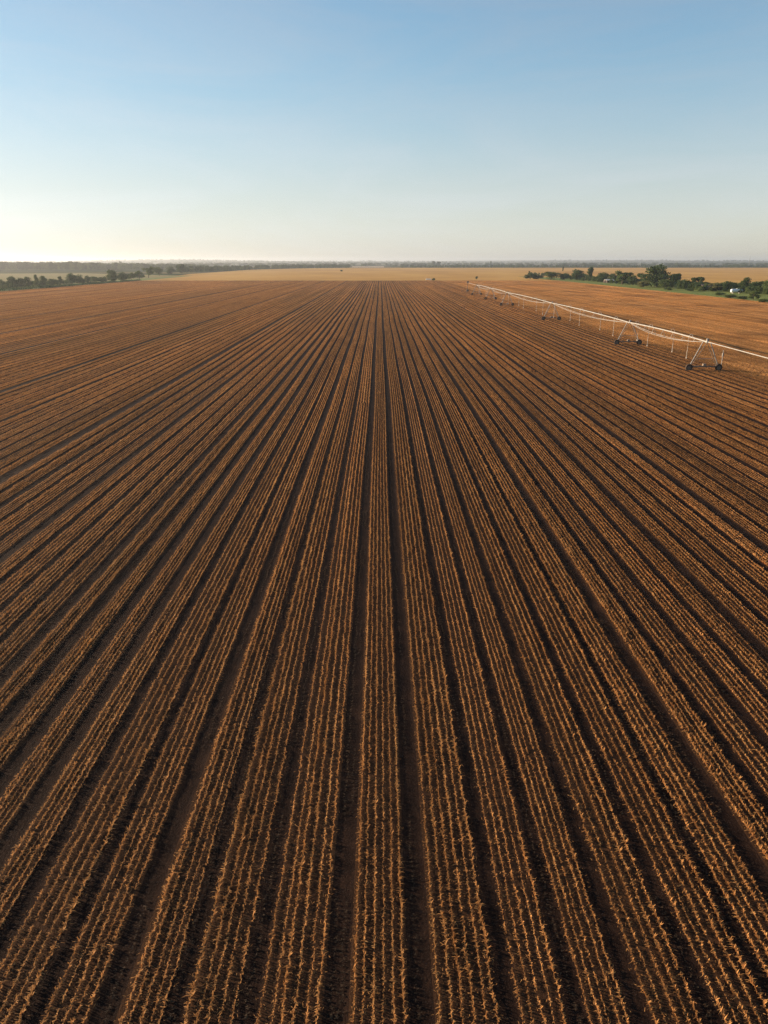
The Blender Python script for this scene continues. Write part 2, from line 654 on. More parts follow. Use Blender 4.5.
row_rng = random.Random(5)
GAP = {}
for i_, t_ in enumerate(tracks):
    strong = row_rng.random() < .25
    GAP[t_] = [(row_rng.uniform(.34, .41) if strong else row_rng.uniform(.24, .30)) + (.35 if (t_ < -20 and i_ % 13 == 4) else 0) for _ in (0, 1)]
for a, b in zip(tracks, tracks[1:]):
    wdt = b - a
    straw = a > STRAW_X
    if not straw:
        nrow = 6 if wdt > 1.7 else 5
        w0, w1 = a + GAP[a][1], b - GAP[b][0]
        bed_size = row_rng.uniform(.86, 1.14)
        for k in range(nrow):
            rx = w0 + (w1 - w0) * k / (nrow - 1) + row_rng.gauss(0, .012)
            st = row_rng.randrange(4)
            size = row_rng.uniform(.84, 1.16) * bed_size * (1.1 if k in (0, nrow - 1) else .97)
            y = 2.0 - row_rng.uniform(0, 2.5)
            y_lod = lod_of(a)
            while y < y_lod:
                if visible(rx, y + 2, 5):
                    vv = row_rng.choice((st, st + 4, st + 8))
                    yc = y + NEAR_L / 2
                    ang = float(.035 / 11 * math.cos(yc / 11 + rx * .05) + .06 / 43 * math.cos(yc / 43 + rx * .013))
                    xx = rx + float(wob(np.array(y), rx))
                    s = size * row_rng.uniform(.92, 1.08)
                    if row_rng.random() < .5:
                        P.append((xx, y, .10)); RZ.append(-ang); SC.append((s, 1, s))
                    else:
                        P.append((xx + ang * NEAR_L, y + NEAR_L, .10)); RZ.append(math.pi - ang); SC.append((s, 1, s))
                    ID.append(vv)
                y += NEAR_L
    mid = (a + b) / 2
    y = lod_of(a) + .6 if not straw else 60.0 - row_rng.uniform(0, 5)
    if not straw: mid = (a + GAP[a][1] + b - GAP[b][0]) / 2
    size = row_rng.uniform(.85, 1.15)
    while y < FY1 - FAR_L:
        if visible(mid, y + FAR_L, 8):
            xx = mid + float(wob(np.array(y), mid))
            s = size * row_rng.uniform(.9, 1.1)
            P.append((xx, y, .10)); RZ.append(0.0)
            SC.append(((wdt - GAP[a][1] - GAP[b][0]) / .82 if not straw else wdt / 1.44, 1, s))
            ID.append(row_rng.randrange(N_LIT, N_FAR) if not straw else row_rng.randrange(N_FAR, N_ALL))
        y += FAR_L

# thin lines of litter and volunteer plants left in the wheel tracks
for t_ in tracks:
    if t_ > 60 or t_ < -60: continue
    for off in row_rng.choice(((-.06,), (.05,), (-.10, .09), (0,), ())):
        y = 2.0
        while y < 70:
            if visible(t_, y + 2, 4) and row_rng.random() < .55:
                P.append((t_ + off + float(wob(np.array(y), t_)), y, .085)); RZ.append(0.0); SC.append((1.6, 1, row_rng.uniform(.5, 1.1)))
                ID.append(row_rng.randrange(N_NEAR, N_LIT))
            y += NEAR_L
print('crop instances', len(P))


def scatter(name, P, RZ, SC, ID, coll):
    me = bpy.data.meshes.new(name)
    me.vertices.add(len(P))
    me.vertices.foreach_set('co', np.array(P, np.float32).ravel())
    ai = me.attributes.new('variant', 'INT', 'POINT'); ai.data.foreach_set('value', np.array(ID, np.int32))
    ar = me.attributes.new('turn', 'FLOAT_VECTOR', 'POINT')
    rr = np.zeros((len(P), 3), np.float32); rr[:, 2] = RZ
    ar.data.foreach_set('vector', rr.ravel())
    asx = me.attributes.new('grow', 'FLOAT_VECTOR', 'POINT'); asx.data.foreach_set('vector', np.array(SC, np.float32).ravel())
    o = bpy.data.objects.new(name, me)
    col.objects.link(o)
    g = bpy.data.node_groups.new(name, 'GeometryNodeTree')
    g.interface.new_socket('Geometry', in_out='INPUT', socket_type='NodeSocketGeometry')
    g.interface.new_socket('Geometry', in_out='OUTPUT', socket_type='NodeSocketGeometry')
    N, L = g.nodes, g.links
    gi, go = N.new('NodeGroupInput'), N.new('NodeGroupOutput')
    ip = N.new('GeometryNodeInstanceOnPoints')
    ci = N.new('GeometryNodeCollectionInfo')
    ci.inputs['Collection'].default_value = coll
    ci.inputs['Separate Children'].default_value = True
    ci.inputs['Reset Children'].default_value = True

    def attr(nm, t):
        x = N.new('GeometryNodeInputNamedAttribute'); x.data_type = t; x.inputs['Name'].default_value = nm
        return x.outputs['Attribute']
    e2r = N.new('FunctionNodeEulerToRotation')
    L.new(attr('turn', 'FLOAT_VECTOR'), e2r.inputs[0])
    L.new(gi.outputs[0], ip.inputs['Points'])
    L.new(ci.outputs[0], ip.inputs['Instance'])
    ip.inputs['Pick Instance'].default_value = True
    L.new(attr('variant', 'INT'), ip.inputs['Instance Index'])
    L.new(e2r.outputs[0], ip.inputs['Rotation'])
    L.new(attr('grow', 'FLOAT_VECTOR'), ip.inputs['Scale'])
    L.new(ip.outputs[0], go.inputs[0])
    md = o.modifiers.new('scatter', 'NODES'); md.node_group = g
    o['kind'] = 'stuff'
    return o


scatter('crop', P, RZ, SC, ID, src)

# ------------------------------------------------------------------ trees


def crown_data(kind, seed):
    """leaf quads of a unit tree: height 1, width about 1"""
    rg = random.Random(seed)
    lobes = []
    if kind == 'round':
        for k in range(12):
            a = rg.uniform(0, 6.283); r = rg.uniform(.08, .34)
            lobes.append((r * math.cos(a), r * math.sin(a), rg.uniform(.22, .78), rg.uniform(.15, .24)))
        lobes.append((0, 0, .45, .34)); lobes.append((rg.uniform(-.1, .1), 0, .66, .28)); lobes.append((0, 0, .2, .28))
    elif kind == 'umbrella':
        for k in range(16):
            a = rg.uniform(0, 6.283); r = rg.uniform(.05, .42)
            lobes.append((r * math.cos(a), r * math.sin(a), rg.uniform(.74, .90), rg.uniform(.10, .15)))
    elif kind == 'tall':
        for k in range(14):
            a = rg.uniform(0, 6.283); z = rg.uniform(.12, .88); r = rg.uniform(.02, .34) * (1.15 - z)
            lobes.append((r * math.cos(a), r * math.sin(a), z, rg.uniform(.13, .22)))
    elif kind == 'open':
        for k in range(12):
            a = rg.uniform(0, 6.283); r = rg.uniform(.10, .40)
            lobes.append((r * math.cos(a), r * math.sin(a), rg.uniform(.2, .84), rg.uniform(.13, .20)))
    else:  # bush
        for k in range(14):
            a = rg.uniform(0, 6.283); r = rg.uniform(.08, .40)
            lobes.append((r * math.cos(a), r * math.sin(a), rg.uniform(.12, .80) * (1.15 - r), rg.uniform(.18, .28)))
    V, F = [], []
    per = 3000 // len(lobes)
    for (cx, cy, cz, r) in lobes:
        for k in range(per):
            u = rg.gauss(0, 1), rg.gauss(0, 1), rg.gauss(0, 1)
            q = Vector(u).normalized() * r * (rg.random() ** .45) * rg.uniform(.85, 1.12)
            q.z *= .8
            c = Vector((cx, cy, cz)) + q
            if c.z < .03: continue
            n = Vector((rg.gauss(0, 1), rg.gauss(0, 1), rg.gauss(0, 1) + .6)).normalized()
            t = n.orthogonal().normalized(); bt = n.cross(t)
            ang = rg.uniform(0, 6.283)
            t2 = t * math.cos(ang) + bt * math.sin(ang); b2 = n.cross(t2)
            s = rg.uniform(.022, .046)
            i = len(V)
            V += [c - t2 * s, c + b2 * s * .6, c + t2 * s, c - b2 * s * .6]
            F.append((i, i + 1, i + 2, i + 3))
    # trunk and limbs
    mb = MB()
    h0 = .62 if kind == 'umbrella' else .35
    lean = rg.uniform(-.05, .05)
    mb.tube([(0, 0, -.02), (lean * .4, 0, h0 * .5), (lean, lean * .5, h0)], [.034, .024, .018], 6)
    for (cx, cy, cz, r) in lobes[:8]:
        b0 = Vector((lean, lean * .5, h0 * rg.uniform(.75, 1)))
        e = Vector((cx, cy, cz))
        mb.tube([b0, (b0 + e) / 2 + Vector((0, 0, .03)), e], [.013, .009, .004], 5)
    return [tuple(v) for v in V], F, mb


TREE = {}
KIND_N = {'round': 4, 'umbrella': 1, 'tall': 2, 'open': 2, 'bush': 4}


def tree_meshes(kind, v, mat):
    key = (kind, v, mat)
    if key not in TREE:
        V, F, mb = crown_data(kind, hash_seed(kind, v))
        TREE[key] = (np_mesh('crown', V, F, M[mat]), mb.mesh('trunk', M['bark']))
    return TREE[key]


def hash_seed(kind, v): return sum(ord(c) for c in kind) * 31 + v * 7


protos = {}


def tree(px, py, wpx, hpx, kind, mat, label, group, cat='tree', name='tree', v=None):
    p = at(px, py)
    dist = (p - CAM).dot(FWD)
    W, H = metres(wpx, dist), metres(hpx, dist)
    v = rng.randrange(KIND_N[kind]) if v is None else v
    cm, tm = tree_meshes(kind, v, mat)
    key = (name, kind, v, mat)
    if key not in protos:
        root = empty(name, p)
        c = bpy.data.objects.new('crown' if cat == 'tree' else 'foliage', cm); col.objects.link(c); c.parent = root
        t = bpy.data.objects.new('trunk' if cat == 'tree' else 'stem', tm); col.objects.link(t); t.parent = root
        protos[key] = (root, c, t)
    else:
        r0, c0, t0 = protos[key]
        root = r0.copy(); col.objects.link(root)
        for q in (c0, t0):
            z = q.copy(); col.objects.link(z); z.parent = root
    root.location = p
    root.rotation_euler = (0, 0, rng.uniform(0, 6.283))
    root.scale = (W * 1.3, W * 1.3, H * 1.24)
    tag(root, label, cat, group)
    return root


GR = 'trees along the grass strip right of the field'
GL = 'trees on the left edge of the brown field'
RT = [
    (530, 279.3, 10, 5.5, 'bush', 'leaf_dark', 'low dark round bush at the far tip of the right tree strip', 'bush'),
    (538, 279.3, 9, 4, 'bush', 'leaf_mid', 'small green bush just right of the dark round bush at the far tip', 'bush'),
    (551, 279.6, 14, 7, 'round', 'leaf_mid', 'green flat-topped spreading tree second from the far tip of the right strip', 'tree'),
    (564, 279.8, 10, 6, 'bush', 'leaf_dark', 'low dark bush between the green spreading tree and the taller dark pair', 'bush'),
    (577, 280.3, 12, 9.5, 'round', 'leaf_dark', 'tall dark tree left of the narrow one in the far half of the right strip', 'tree'),
    (583, 280, 7, 6, 'bush', 'leaf_mid', 'small mid green bush wedged between two dark trees of the right strip', 'bush'),
    (590, 280.6, 9, 10.5, 'tall', 'leaf_dark', 'narrow dark tree with the highest tip in the far half of the right strip', 'tree'),
    (602, 281.3, 13, 8, 'round', 'leaf_dark', 'broad dark tree right above the pale shed roof in the right strip', 'tree'),
    (613, 282, 9, 7.5, 'round', 'leaf_dark', 'smaller dark tree just right of the pale shed roof', 'tree'),
    (622, 284.5, 14, 11, 'open', 'leaf_mid', 'olive green open tree standing nearer the field than its dark neighbours', 'tree'),
    (633, 285, 10, 9, 'round', 'leaf_dark', 'dark tree between the olive open tree and the tallest tree', 'tree'),
    (643, 286.3, 10, 11, 'open', 'leaf_dark', 'dark loose tree touching the left side of the tallest crown', 'tree'),
    (656, 287, 22, 19.5, 'round', 'leaf_dark', 'tallest tree of the right strip with a huge dark domed crown', 'tree'),
    (666, 288.3, 14, 7.5, 'bush', 'leaf_mid', 'wide olive bush at the foot of the tallest tree on its right', 'bush'),
    (643, 287.4, 12, 6, 'bush', 'leaf_pale', 'yellowish bush at the foot of the tallest tree on its left', 'bush'),
    (674, 287.5, 13, 12.5, 'round', 'leaf_dark', 'round dark tree second to the right of the tallest tree', 'tree'),
    (684, 289, 15, 8.5, 'bush', 'leaf_dark', 'broad low dark thicket left of the umbrella-shaped tree', 'bush'),
    (698, 289.3, 12, 9.8, 'umbrella', 'leaf_dark', 'umbrella-shaped tree with a flat crown on a bare trunk', 'tree'),
    (694, 289.6, 9, 6.5, 'bush', 'leaf_dark', 'dark bush under the flat crown of the umbrella-shaped tree', 'bush'),
    (716, 291.3, 15, 7, 'open', 'leaf_pale', 'yellowish tree in front of the long dark barn', 'tree'),
    (702, 291.2, 7, 5, 'bush', 'leaf_mid', 'small green bush hiding the left gable of the long dark barn', 'bush'),
    (728, 291.5, 13, 9, 'round', 'leaf_dark', 'dark tree directly left of and behind the white tank', 'tree'),
    (746, 291, 11, 12, 'round', 'leaf_dark', 'upright dark tree just right of the white tank', 'tree'),
    (758.5, 292.5, 15, 10, 'round', 'leaf_dark', 'wide dark tree right of the upright one beyond the white tank', 'tree'),
    (768, 293.5, 15, 12.5, 'round', 'leaf_mid', 'large tree cut by the right edge of the picture', 'tree'),
    (753, 300, 10, 8, 'open', 'leaf_mid', 'olive shrub standing alone on the grass nearest the field', 'bush'),
    (563, 271.4, 2.2, 3.8, 'tall', 'leaf_dark', 'tiny lone slender tree out in the golden field', 'tree'),
]
for i, (px, py, wp, hp, kd, mt, lb, ct) in enumerate(RT):
    tree(px, py, wp, hp, kd, mt, lb, GR if i < 26 else None, ct, 'tree' if ct == 'tree' else 'bush')
# low shrubs on the edge between grass and field
for i, (px, py, wp, hp, lb) in enumerate([
    (690, 291.4, 7, 3, 'low green shrub at the field edge below the dark thicket'),
    (719, 295.6, 8, 3, 'low green shrub at the field edge below the yellowish tree'),
    (730, 298.2, 11, 3.6, 'long low dark shrub at the field edge below the white tank'),
    (742, 299.6, 9, 3.4, 'low dark shrub at the field edge just left of the lone olive shrub'),
    (763, 302.6, 11, 3.6, 'low green shrub at the field edge closest to the right border of the picture'),
    (668, 290.2, 8, 2.6, 'low green shrub at the field edge below the tallest tree')]):
    tree(px, py, wp, hp, 'bush', 'leaf_mid', lb, 'shrubs on the grass edge', 'bush', 'bush')

LT = [
    (2, 287.4, 10, 7, 'bush', 'leaf_dark', 'low dark bush cut by the left border of the picture', 'bush'),
    (13.4, 287.6, 10, 10, 'round', 'leaf_dark', 'dark round tree second from the left border of the picture', 'tree'),
    (21, 287.4, 9, 9, 'round', 'leaf_dark', 'dark tree between the round second tree and the squarish one on the far left', 'tree'),
    (29, 287, 9.5, 9, 'round', 'leaf_dark', 'squarish dark tree left of the slender one in the left row', 'tree'),
    (36.7, 286.5, 6, 10, 'tall', 'leaf_mid', 'slender tree with a small separate top in the left row', 'tree'),
    (43, 286.1, 8.5, 9, 'round', 'leaf_dark', 'rounded dark tree right of the slender one in the left row', 'tree'),
    (52.3, 285.4, 8.5, 6, 'bush', 'leaf_dark', 'low dark bush after the rounded tree in the left row', 'bush'),
    (60.6, 284.7, 6.5, 6.5, 'tall', 'leaf_dark', 'small pointed tree standing alone between two gaps in the left row', 'tree'),
    (71.5, 284.2, 10, 10, 'round', 'leaf_dark', 'tallest dark tree in the middle of the left row', 'tree'),
    (79, 283.6, 10, 7, 'bush', 'leaf_dark', 'broad dark bush leaning on the tallest tree of the left row', 'bush'),
    (87.4, 282.8, 6, 6.5, 'round', 'leaf_dark', 'small dark tree right of the broad bush in the left row', 'tree'),
    (94.6, 282.6, 7, 5.5, 'bush', 'leaf_mid', 'brownish low bush left of the pale gap in the left row', 'bush'),
    (103.5, 282.6, 6, 4, 'bush', 'leaf_dark', 'small dark bush between the pale gap and the dense dark tree', 'bush'),
    (113, 282.3, 10.5, 11, 'round', 'leaf_dark', 'dense dark tree where the golden field begins on the left', 'tree'),
    (122.5, 281.7, 11, 8.5, 'round', 'leaf_dark', 'wide dark tree right of the dense one near the golden field', 'tree'),
    (131.5, 280.6, 7, 6.5, 'open', 'leaf_mid', 'small loose tree at the near corner of the golden field', 'tree'),
    (139.5, 279.4, 7.5, 7, 'open', 'leaf_mid', 'loose green tree left of the taller hazy one along the golden field', 'tree'),
    (148.7, 277.8, 9, 9, 'open', 'leaf_mid', 'taller hazy tree along the left edge of the golden field', 'tree'),
    (159.5, 275.4, 11, 7.5, 'round', 'leaf_mid', 'hazy rounded tree after the taller hazy one by the golden field', 'tree'),
    (171, 274, 10, 6, 'bush', 'leaf_dark', 'low hazy clump between two rounded trees by the golden field', 'bush'),
    (182, 273.2, 14, 8, 'round', 'leaf_dark', 'widest hazy tree before the treeline thins beside the golden field', 'tree'),
]
for (px, py, wp, hp, kd, mt, lb, ct) in LT:
    tree(px, py, wp, hp, kd, mt, lb, GL, ct, 'tree' if ct == 'tree' else 'bush')
tree(476.5, 279.2, 2.4, 2.6, 'round', 'leaf_dark', 'tiny dark round bush in the field just above the far end of the pipe', None, 'bush', 'bush')
tree(433.3, 280.6, 3.0, 2.2, 'bush', 'leaf_dark', 'small dark bush in the field beside a pale trough', None, 'bush', 'bush')
tree(341.5, 271.6, 2.6, 1.6, 'bush', 'leaf_dark', 'tiny dark bush alone in the golden field above the middle rows', None, 'bush', 'bush')

# low hedge below the left row
def hedge():
    V, F = [], []
    rg = random.Random(9)
    for k in range(9000):
        t = rg.random()
        y = 330 + t * 330
        h = 2.3 * (1 - .55 * t) * (.7 + .3 * math.sin(y / 9.0) * math.sin(y / 23.0))
        c = Vector((FX0 - 3.0 + rg.gauss(0, .9), y, h * rg.random() ** .7))
        n = Vector((rg.gauss(0, 1), rg.gauss(0, 1), rg.gauss(0, 1))).normalized()
        a = n.orthogonal().normalized(); b = n.cross(a)
        s = rg.uniform(.2, .42)
        i = len(V)
        V += [c - a * s, c + b * s * .7, c + a * s, c - b * s * .7]
        F.append((i, i + 1, i + 2, i + 3))
    o = bpy.data.objects.new('hedge', np_mesh('hedge', V, F, M['leaf_dark'])); col.objects.link(o)
    tag(o, 'low dark hedge running along the left edge of the brown field', 'hedge')


hedge()

# far woods: masses nobody could count
wood_src = bpy.data.collections.new('wood_pieces')
for i, (kd, v, mt) in enumerate((('round', 0, 'leaf_dark'), ('round', 1, 'leaf_dark'), ('bush', 0, 'leaf_mid'), ('round', 2, 'leaf_mid'), ('open', 0, 'leaf_dark'))):
    o = bpy.data.objects.new('wood_%02d' % i, tree_meshes(kd, v, mt)[0])
    wood_src.objects.link(o)


def wood(name, spots):
    P, RZ, SC, ID = [], [], [], []
    for (x, y, h) in spots:
        P.append((x, y, 0)); RZ.append(rng.uniform(0, 6.28))
        w_ = h * rng.uniform(.65, 1.15)
        SC.append((w_, w_, h)); ID.append(rng.randrange(5))
    return scatter(name, P, RZ, SC, ID, wood_src)


sp = []
# misty wood behind the left row
for k in range(1300):
    px = rng.uniform(-60, 205)
    k_ = min(max((px - 70) / 130, 0), 1)
    py = rng.uniform(267.4, 270.2 - 1.6 * k_)
    p = at(px, py)
    h = (16 - 6 * k_) * (1 + .05 * math.sin(px / 9.0) + .06 * math.sin(px / 3.7 + 1)) * rng.uniform(.6, 1.08)
    sp.append((p.x, p.y, h))
wood('misty_wood', sp)
sp = []
# undergrowth between the trees of the right strip and of the left row
for k in range(420):
    px = rng.uniform(528, 775)
    edge = 277.3 + (px - 527) * .1065
    t = max((px - 527) / 245, 0)
    p = at(px, edge - 2.0 - 6.0 * t * t - rng.random() * (2.0 + 4.0 * t * t))
    sp.append((p.x, p.y, rng.uniform(1.5, 4.6)))
wood('undergrowth', sp)
sp = []
for k in range(430):
    px = rng.uniform(-15, 145)
    edge = 290.6 - (px) * .079
    p = at(px, edge - rng.uniform(1.0, 3.4))
    sp.append((p.x, p.y, rng.uniform(1.2, 3.2)))
wood('low_scrub', sp)
sp = []
# treeline that closes the golden field on the left
for k in range(260):
    t = rng.random() ** .8
    px = 186 + t * 165
    py = 273.4 - 5.3 * (1 - (1 - t) ** 2.0) - rng.uniform(0, .5)
    p = at(px, py)
    sp.append((p.x - rng.uniform(0, 20), p.y, rng.uniform(6, 11)))
wood('field_treeline', sp)
sp = []
# dark treeline on the far side of the golden field
for k in range(1100):
    px = rng.uniform(300, 840)
    if 350 < px < 388: continue
    py = rng.uniform(266.6, 267.9) if px > 400 else rng.uniform(265.8, 266.8)
    p = at(px, py)
    sp.append((p.x, p.y, rng.uniform(4, 8) * (1.2 if rng.random() < .15 else 1)))
wood('far_treeline', sp)
sp = []
# scattered woods in the blue distance
for k in range(1700):
    y = rng.uniform(2800, 9500)
    x = rng.uniform(-.75, .75) * y
    for q in range(rng.choice((1, 1, 3))):
        xx, yy = x + rng.gauss(0, 60), y + rng.gauss(0, 40)
        d = math.hypot(xx, yy)
        f = min(max((d - 3500) / 5500, 0), 1)
        rz = f * f * (20 + 9 * math.sin(xx / 900 + yy / 2100) + 7 * math.sin(xx / 390 + 1.3 + yy / 700) + 5 * math.sin(xx / 2300 + 2.0))
        sp.append((xx, yy, rng.uniform(8, 15)))
        sp[-1] = (xx, yy, rng.uniform(8, 14), rz)


def wood3(name, spots):
    P, RZ, SC, ID = [], [], [], []
    for (x, y, h, z) in spots:
        P.append((x, y, z - .5)); RZ.append(rng.uniform(0, 6.28))
        w_ = h * rng.uniform(1.2, 3.0)
        SC.append((w_, w_, h)); ID.append(rng.randrange(5))
    return scatter(name, P, RZ, SC, ID, wood_src)


wood3('distant_woods', sp)


def skyline(px, toppy, dist, wpx, label, kind='round'):
    """a tree whose top shows above the hills"""
    d = FWD + RGT * ((px - 384) / FOC) - UPV * ((toppy - 512) / FOC)
    p = CAM + d * (dist / d.y)
    f = min(max((dist - 3500) / 5500, 0), 1)
    base = at(px, 263.5)
    H = p.z - 2
    cm, tm = tree_meshes(kind, 0, 'leaf_dark')
    root = empty('tree', (p.x, p.y, 0))
    for nm, me in (('crown', cm), ('trunk', tm)):
        c = bpy.data.objects.new(nm, me); col.objects.link(c); c.parent = root
    root.scale = (metres(wpx, dist), metres(wpx, dist), H)
    tag(root, label, 'tree')


skyline(120, 259.6, 2600, 3, 'lone tree poking above the skyline over the left row')
skyline(11, 260.6, 2600, 3.5, 'tree on the skyline above the far left of the misty wood')
skyline(433.5, 259.6, 2900, 4, 'round tree on the skyline above the middle of the field, left of its pair')
skyline(438.5, 260.0, 2900, 5, 'wide tree on the skyline above the middle of the field, right of its pair')
skyline(491, 259.9, 2900, 2.5, 'narrow tree on the skyline above the far end of the pipe', 'tall')

# thin mast on the right horizon
mp_ = at(749, 265.4)
mp_.y *= 1.0
mast = empty('mast', (mp_.x, mp_.y, 0))
mb = MB()
mh = CAM_H + metres(5.5, mp_.y * 1.05)
mb.tube([(0, 0, 0), (0, 0, mh * .6), (0, 0, mh)], [1.0, .7, .35], 6)
mb.build('pole', M['dull'], mast)
for zz in (.72, .84):
    mb = MB()
    mb.box((0, 0, mh * zz), (2.8, .5, .8))
    mb.build('antenna', M['dull'], mast)
tag(mast, 'thin grey mast rising above the right horizon', 'mast')

# ------------------------------------------------------------------ barn, shed and tank in the right strip
def barn(px, py, wpx, hpx, label, wall, roof, name='barn'):
    p = at(px, py)
    d = (p - CAM).dot(FWD)
    W, H = metres(wpx, d), metres(hpx, d)
    D = 7.0
    root = empty(name, p, R(8))
    m1 = MB(); m1.box((0, 0, H * .34), (W, D, H * .68)); m1.build('wall', wall, root)
    m2 = MB()
    for s in (-1, 1):
        m2.face([(-W / 2 - .4, s * (D / 2 + .5), H * .64), (W / 2 + .4, s * (D / 2 + .5), H * .64), (W / 2 + .4, 0, H), (-W / 2 - .4, 0, H)])
        m2.face([(-W / 2 - .4, s * (D / 2 + .5), H * .58), (W / 2 + .4, s * (D / 2 + .5), H * .58), (W / 2 + .4, s * (D / 2 + .5), H * .64), (-W / 2 - .4, s * (D / 2 + .5), H * .64)])
    for s in (-1, 1):
        m2.face([(s * W / 2, -D / 2, H * .66), (s * W / 2, D / 2, H * .66), (s * W / 2, 0, H * .985)])
    m2.build('roof', roof, root)
    for k in range(3):
        md = MB(); md.box((W * (k - 1) * .3, -D / 2 - .02, H * .26), (W * .12, .05, H * .48)); md.build('door', M['dark'], root)
    tag(root, label, 'shed' if name == 'shed' else 'barn')


barn(709, 290, 19, 5.6, 'long low dark barn with a straight roof behind the yellowish tree', M['wall'], M['roof'])
barn(608.5, 282.6, 7, 3.4, 'small shed with a pale roof between dark trees of the right strip', M['wall'], m_plain('pale_roof', (.36, .34, .30), (.44, .42, .38), .7), 'shed')

p = at(736, 293.2)
d = (p - CAM).dot(FWD)
tank = empty('tank', p, R(3))
L_ = metres(11.5, d)
mb = MB()
prof = [(-L_ / 2, .35), (-L_ / 2 + .12, .75), (-L_ / 2 + .4, .87), (-L_ / 2 + .8, .9), (0, .9), (L_ / 2 - .8, .9), (L_ / 2 - .4, .87), (L_ / 2 - .12, .75), (L_ / 2, .35)]
mb.tube([(a, 0, 1.2) for a, _ in prof], [r for _, r in prof], 16)
mb.build('vessel', M['white'], tank, True)
for s in (-.3, .3):
    mb = MB(); mb.box((s * L_, 0, .25), (.35, 1.5, .5)); mb.build('cradle', M['dull'], tank)
mb = MB(); mb.tube([(.2, 0, 2.04), (.2, 0, 2.3)], .28, 10); mb.build('hatch', M['white'], tank)
tag(tank, 'long white tank lying on cradles among the dark trees at the right', 'tank')

# pale trough near the small bush
p = at(428.5, 280.2)
tr = empty('trough', p, R(5))
mb = MB()
mb.box((0, 0, .45), (4.6, 1.0, .1)); mb.box((0, .5, .85), (4.6, .1, .8)); mb.box((0, -.5, .85), (4.6, .1, .8))
mb.box((2.3, 0, .85), (.1, .9, .8)); mb.box((-2.3, 0, .85), (.1, .9, .8))
mb.build('basin', M['white'], tr)
for s in (-1.8, 1.8):
    mb = MB(); mb.box((s, 0, .2), (.2, .9, .4)); mb.build('leg', M['dull'], tr)
tag(tr, 'small pale trough in the field beside a dark bush', 'trough')

# ------------------------------------------------------------------ irrigation pivot
TOW = [(703, 371.0, 4.15), (627.5, 345.0, 4.15), (551, 320.3, 4.5), (506.8, 305.9, 4.6), (490.4, 299.7, 4.6), (476.5, 295.2, 4.6)]
tw = []
for (px, py, h) in TOW:
    p = at(px, py)
    tw.append(Vector((p.x, p.y, h)))
print('towers', [tuple(round(c, 1) for c in p) for p in tw])
piv = empty('irrigation_pivot', (tw[2].x, tw[2].y, 0))
tag(piv, 'long white irrigation pipe on wheeled towers standing across the right side of the field', 'irrigation pivot')
O = Vector((tw[2].x, tw[2].y, 0))
PR = .095


def loc(v): return v - O


def wheel_mesh():
    mb = MB()
    R_, Wd = .50, .32
    n = 20
    rings = [(-Wd / 2, R_ * .62, 0), (-Wd / 2, R_ * .93, 0), (-Wd / 2 * .7, R_, 0), (Wd / 2 * .7, R_, 0), (Wd / 2, R_ * .93, 0), (Wd / 2, R_ * .62, 0)]
    base = []
    for (yy, r, m) in rings:
        base.append(len(mb.v))
        for k in range(n):
            t = 2 * math.pi * k / n
            rr = r * (1.035 if (k % 2 == 0 and r == R_) else 1)
            mb.v.append((rr * math.cos(t), yy, rr * math.sin(t)))
    for a, b in zip(base, base[1:]):
        for k in range(n):
            k2 = (k + 1) % n
            mb.f.append((a + k, a + k2, b + k2, b + k)); mb.mi.append(0)
    for s in (-1, 1):
        for (ra, rb, ya, yb) in ((R_ * .62, R_ * .25, Wd * .36, Wd * .2), (R_ * .25, .001, Wd * .2, Wd * .34)):
            i0 = len(mb.v)
            for k in range(n):
                t = 2 * math.pi * k / n
                mb.v.append((ra * math.cos(t), s * ya, ra * math.sin(t)))
            for k in range(n):
                t = 2 * math.pi * k / n
                mb.v.append((rb * math.cos(t), s * yb, rb * math.sin(t)))
            for k in range(n):
                k2 = (k + 1) % n
                mb.f.append((i0 + k, i0 + k2, i0 + n + k2, i0 + n + k)); mb.mi.append(1)
    return mb.mesh('wheel', [M['rubber'], M['rim']])


def make_tower(h):
    root = empty('tower', (0, 0, 0), 0, piv)
    B = 2.15
    mb = MB()
    mb.box((0, 0, .66), (2 * B, .20, .16)); mb.box((-B, .16, .60), (.24, .2, .3)); mb.box((B, .16, .60), (.24, .2, .3))
    mb.build('base_beam', M['rim'], root)
    wm = wheel_mesh()
    for s in (-1, 1):
        o = bpy.data.objects.new('wheel', wm); col.objects.link(o); o.parent = root; o.location = (s * B, -.10, .52)
    for s in (-1, 1):
        mb = MB()
        mb.tube([(s * (B - .1), 0, .74), (s * .22, -s * .75, h - .05)], .075, 6)
        mb.build('leg', M['dull'], root)
        mb = MB()
        mb.tube([(s * (B - .35), 0, .74), (s * .16, s * .35, h - .1)], .05, 6)
        mb.build('leg', M['rim'], root)
    mb = MB()
    mb.tube([(-B * .62, -.1, 1.75), (B * .62, .1, 1.75)], .035, 6)
    mb.build('cross_brace', M['dull'], root)
    mb = MB(); mb.box((.15, .22, .80), (.42, .36, .42)); mb.box((.15, .45, .66), (.3, .2, .25)); mb.build('gear_motor', M['box'], root)
    mb = MB(); mb.box((.05, -.05, h + .30), (.30, .22, .34)); mb.build('control_box', M['dull'], root)
    mb = MB(); mb.tube([(0, -.28, h), (0, -.2, h), (0, .2, h), (0, .28, h)], [.17, .17, .17, .17], 12); mb.build('pipe_joint', M['galv'], root)
    return root


for i, (p, (_, _, h)) in enumerate(zip(tw, TOW)):
    t = make_tower(h)
    t.location = loc(Vector((p.x, p.y, 0)))

